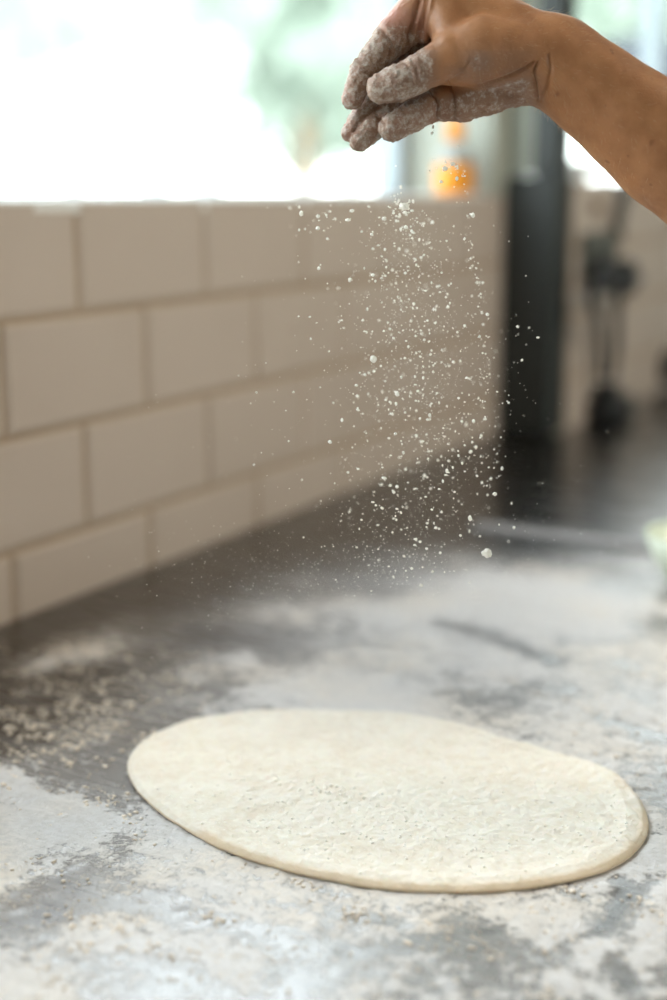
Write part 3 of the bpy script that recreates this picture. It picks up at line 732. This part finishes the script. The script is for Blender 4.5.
M_leaf = leafm('pale_leaves', (.36, .43, .37), (.44, .50, .43)); M_leaf2 = leafm('silver_leaves', (.54, .57, .54), (.62, .64, .61))
TR = [(300, 13, 5.5, 1.8, M_leaf, 'pale green leafy tree outside, just left of the hand'), (70, 18, 6.5, 2.0, M_leaf2, 'silvery tree outside behind the left half of the window'),
      (205, 27, 7.5, 2.6, M_leaf2, 'tall silvery tree outside behind the middle of the window'), (660, 21, 7.5, 2.0, M_leaf, 'pale green tree outside the window beyond the dark post'),
      (345, 38, 8, 3.0, M_leaf2, 'distant pale tree outside behind the nearer green one'), (-60, 30, 8, 2.6, M_leaf, 'distant green tree outside at the far left of the window')]
for i_, (px_, dist, h_, r_, m_, lab) in enumerate(TR):
    g_ = at(px_, 150, dist); leaf_tree('garden_tree', g_.x, g_.y, h_, r_, m_, lab, 30+i_)
for i_, (px_, dist, wdt, lab) in enumerate([(153, 6, .10, 'white garden post outside, left of the two seen through the window'), (207, 7, .12, 'white garden post outside, right of the two seen through the window')]):
    g_ = at(px_, 150, dist); bm = bmesh.new(); box(bm, (-wdt/2, -wdt/2, 0), (wdt/2, wdt/2, 1.55), .01); box(bm, (-wdt*.65, -wdt*.65, 1.55), (wdt*.65, wdt*.65, 1.60), .01)
    o = from_bm('garden_post', bm, M_gpost, None, False); o.location = (g_.x, g_.y, -.1); tag(o, lab, 'post', 'garden posts outside the window')
# grey-blue awning outside the second window
g_ = at(655, 62, 7.0)
aw = empty('canopy', (g_.x, g_.y, -.1)); tag(aw, 'blue grey garden canopy outside the window, above the forearm', 'canopy')
M_awn = mottled('blue_grey_canvas', (.022, .028, .036), (.018, .022, .030), 10, .8, .1)
bm = bmesh.new(); hz = g_.z+.1
vs = [bm.verts.new(q) for q in ((-.9, -.75, hz-.14), (.9, -.75, hz-.14), (.9, 1.9, hz-.14), (-.9, 1.9, hz-.14), (0, -.2, hz+.12), (0, 1.4, hz+.12), (-.9, -.75, hz-.2), (.9, -.75, hz-.2), (.9, 1.9, hz-.2), (-.9, 1.9, hz-.2))]
for f_ in ((0, 1, 4), (1, 2, 5, 4), (2, 3, 5), (3, 0, 4, 5), (0, 6, 7, 1), (1, 7, 8, 2), (2, 8, 9, 3), (3, 9, 6, 0), (6, 9, 8, 7)): bm.faces.new([vs[k] for k in f_])
from_bm('canvas', bm, M_awn, aw, False)
for sx in (-.85, .85):
    for sy in (-.7, 1.85):
        bm = bmesh.new(); tube(bm, [(sx, sy, 0), (sx, sy, hz-.15)], .025, 10); from_bm('leg', bm, M_frame, aw)
# white dish on the second sill
dl = on_x(573, 172, P2-.06)
bm = bmesh.new(); lathe(bm, [(.022, 0), (.024, .003), (.036, .012), (.045, .030), (.0435, .031), (.034, .015), (.020, .006), (.003, .005)], n=32)
o = from_bm('white_bowl', bm, M_white); o.location = (dl.x, max(dl.y, W2a+.055), SILL2+.0005); tag(o, 'white bowl on the window sill right of the dark post, behind the wrist', 'bowl')

# ------------------------------------------------------------------ light
w = bpy.data.worlds.new('World'); bpy.context.scene.world = w; w.use_nodes = True
nt = w.node_tree; bg = nt.nodes['Background']
tc = nt.nodes.new('ShaderNodeTexCoord'); sp_ = nt.nodes.new('ShaderNodeSeparateXYZ'); cr_ = nt.nodes.new('ShaderNodeValToRGB')
nt.links.new(tc.outputs['Generated'], sp_.inputs[0]); nt.links.new(sp_.outputs['Z'], cr_.inputs[0]); nt.links.new(cr_.outputs[0], bg.inputs[0])
cr_.color_ramp.elements[0].color = (.80, .86, .84, 1); cr_.color_ramp.elements[1].color = (.85, .92, 1, 1); cr_.color_ramp.elements[1].position = .6
bg.inputs[1].default_value = 8.0
def portal(x, ya, yb, za, zb, sgn):
    l = bpy.data.lights.new('daylight_portal', 'AREA'); l.shape = 'RECTANGLE'; l.size = zb-za; l.size_y = yb-ya; l.cycles.is_portal = True
    o = bpy.data.objects.new('daylight_portal', l); C.objects.link(o); o.location = (x, (ya+yb)/2, (za+zb)/2); o.rotation_euler = (0, -sgn*PI/2, 0)
portal(-WT-.04, W1a, W1b, SILL, HEAD, 1); portal(-WT-.04, W2a, W2b, SILL2, HEAD, 1); portal(XR+.17, RWa, RWb, RWz0, RWz1, -1)
def lamp(x, y, z, e, col, size, tgt):  # unseen warm fill lights, added to brighten the arm and tiles
    l = bpy.data.lights.new('warm_fill', 'AREA'); l.energy = e; l.size = size; l.color = col; l.shape = 'DISK'
    o = bpy.data.objects.new('warm_fill', l); C.objects.link(o); o.location = (x, y, z); o.rotation_euler = (Vector(tgt)-Vector((x, y, z))).to_track_quat('-Z', 'Y').to_euler()
lamp(1.9, 1.9, 2.5, 21, (1, .84, .66), .35, (.5, .8, Z))
lamp(.5, -.5, 2.6, 2, (1, .88, .74), .5, (.2, 1.2, Z))

# ------------------------------------------------------------------ camera
cd = bpy.data.cameras.new('camera'); cam = bpy.data.objects.new('camera', cd); C.objects.link(cam)
cd.sensor_fit = 'VERTICAL'; cd.sensor_height = 36; cd.sensor_width = 24; cd.lens = F/1000*36; cd.clip_start = .02; cd.clip_end = 200
cam.matrix_world = Matrix((( RT.x, UP.x, -FW.x, CAM.x), (RT.y, UP.y, -FW.y, CAM.y), (RT.z, UP.z, -FW.z, CAM.z), (0, 0, 0, 1)))
cd.dof.use_dof = True; cd.dof.focus_distance = .80; cd.dof.aperture_fstop = 2.3; cd.dof.aperture_blades = 0
S = bpy.context.scene; S.camera = cam
S.view_settings.view_transform = 'Standard'; S.view_settings.look = 'None'; S.view_settings.gamma = 1; S.view_settings.use_curve_mapping = False
S.view_settings.exposure = 0.0
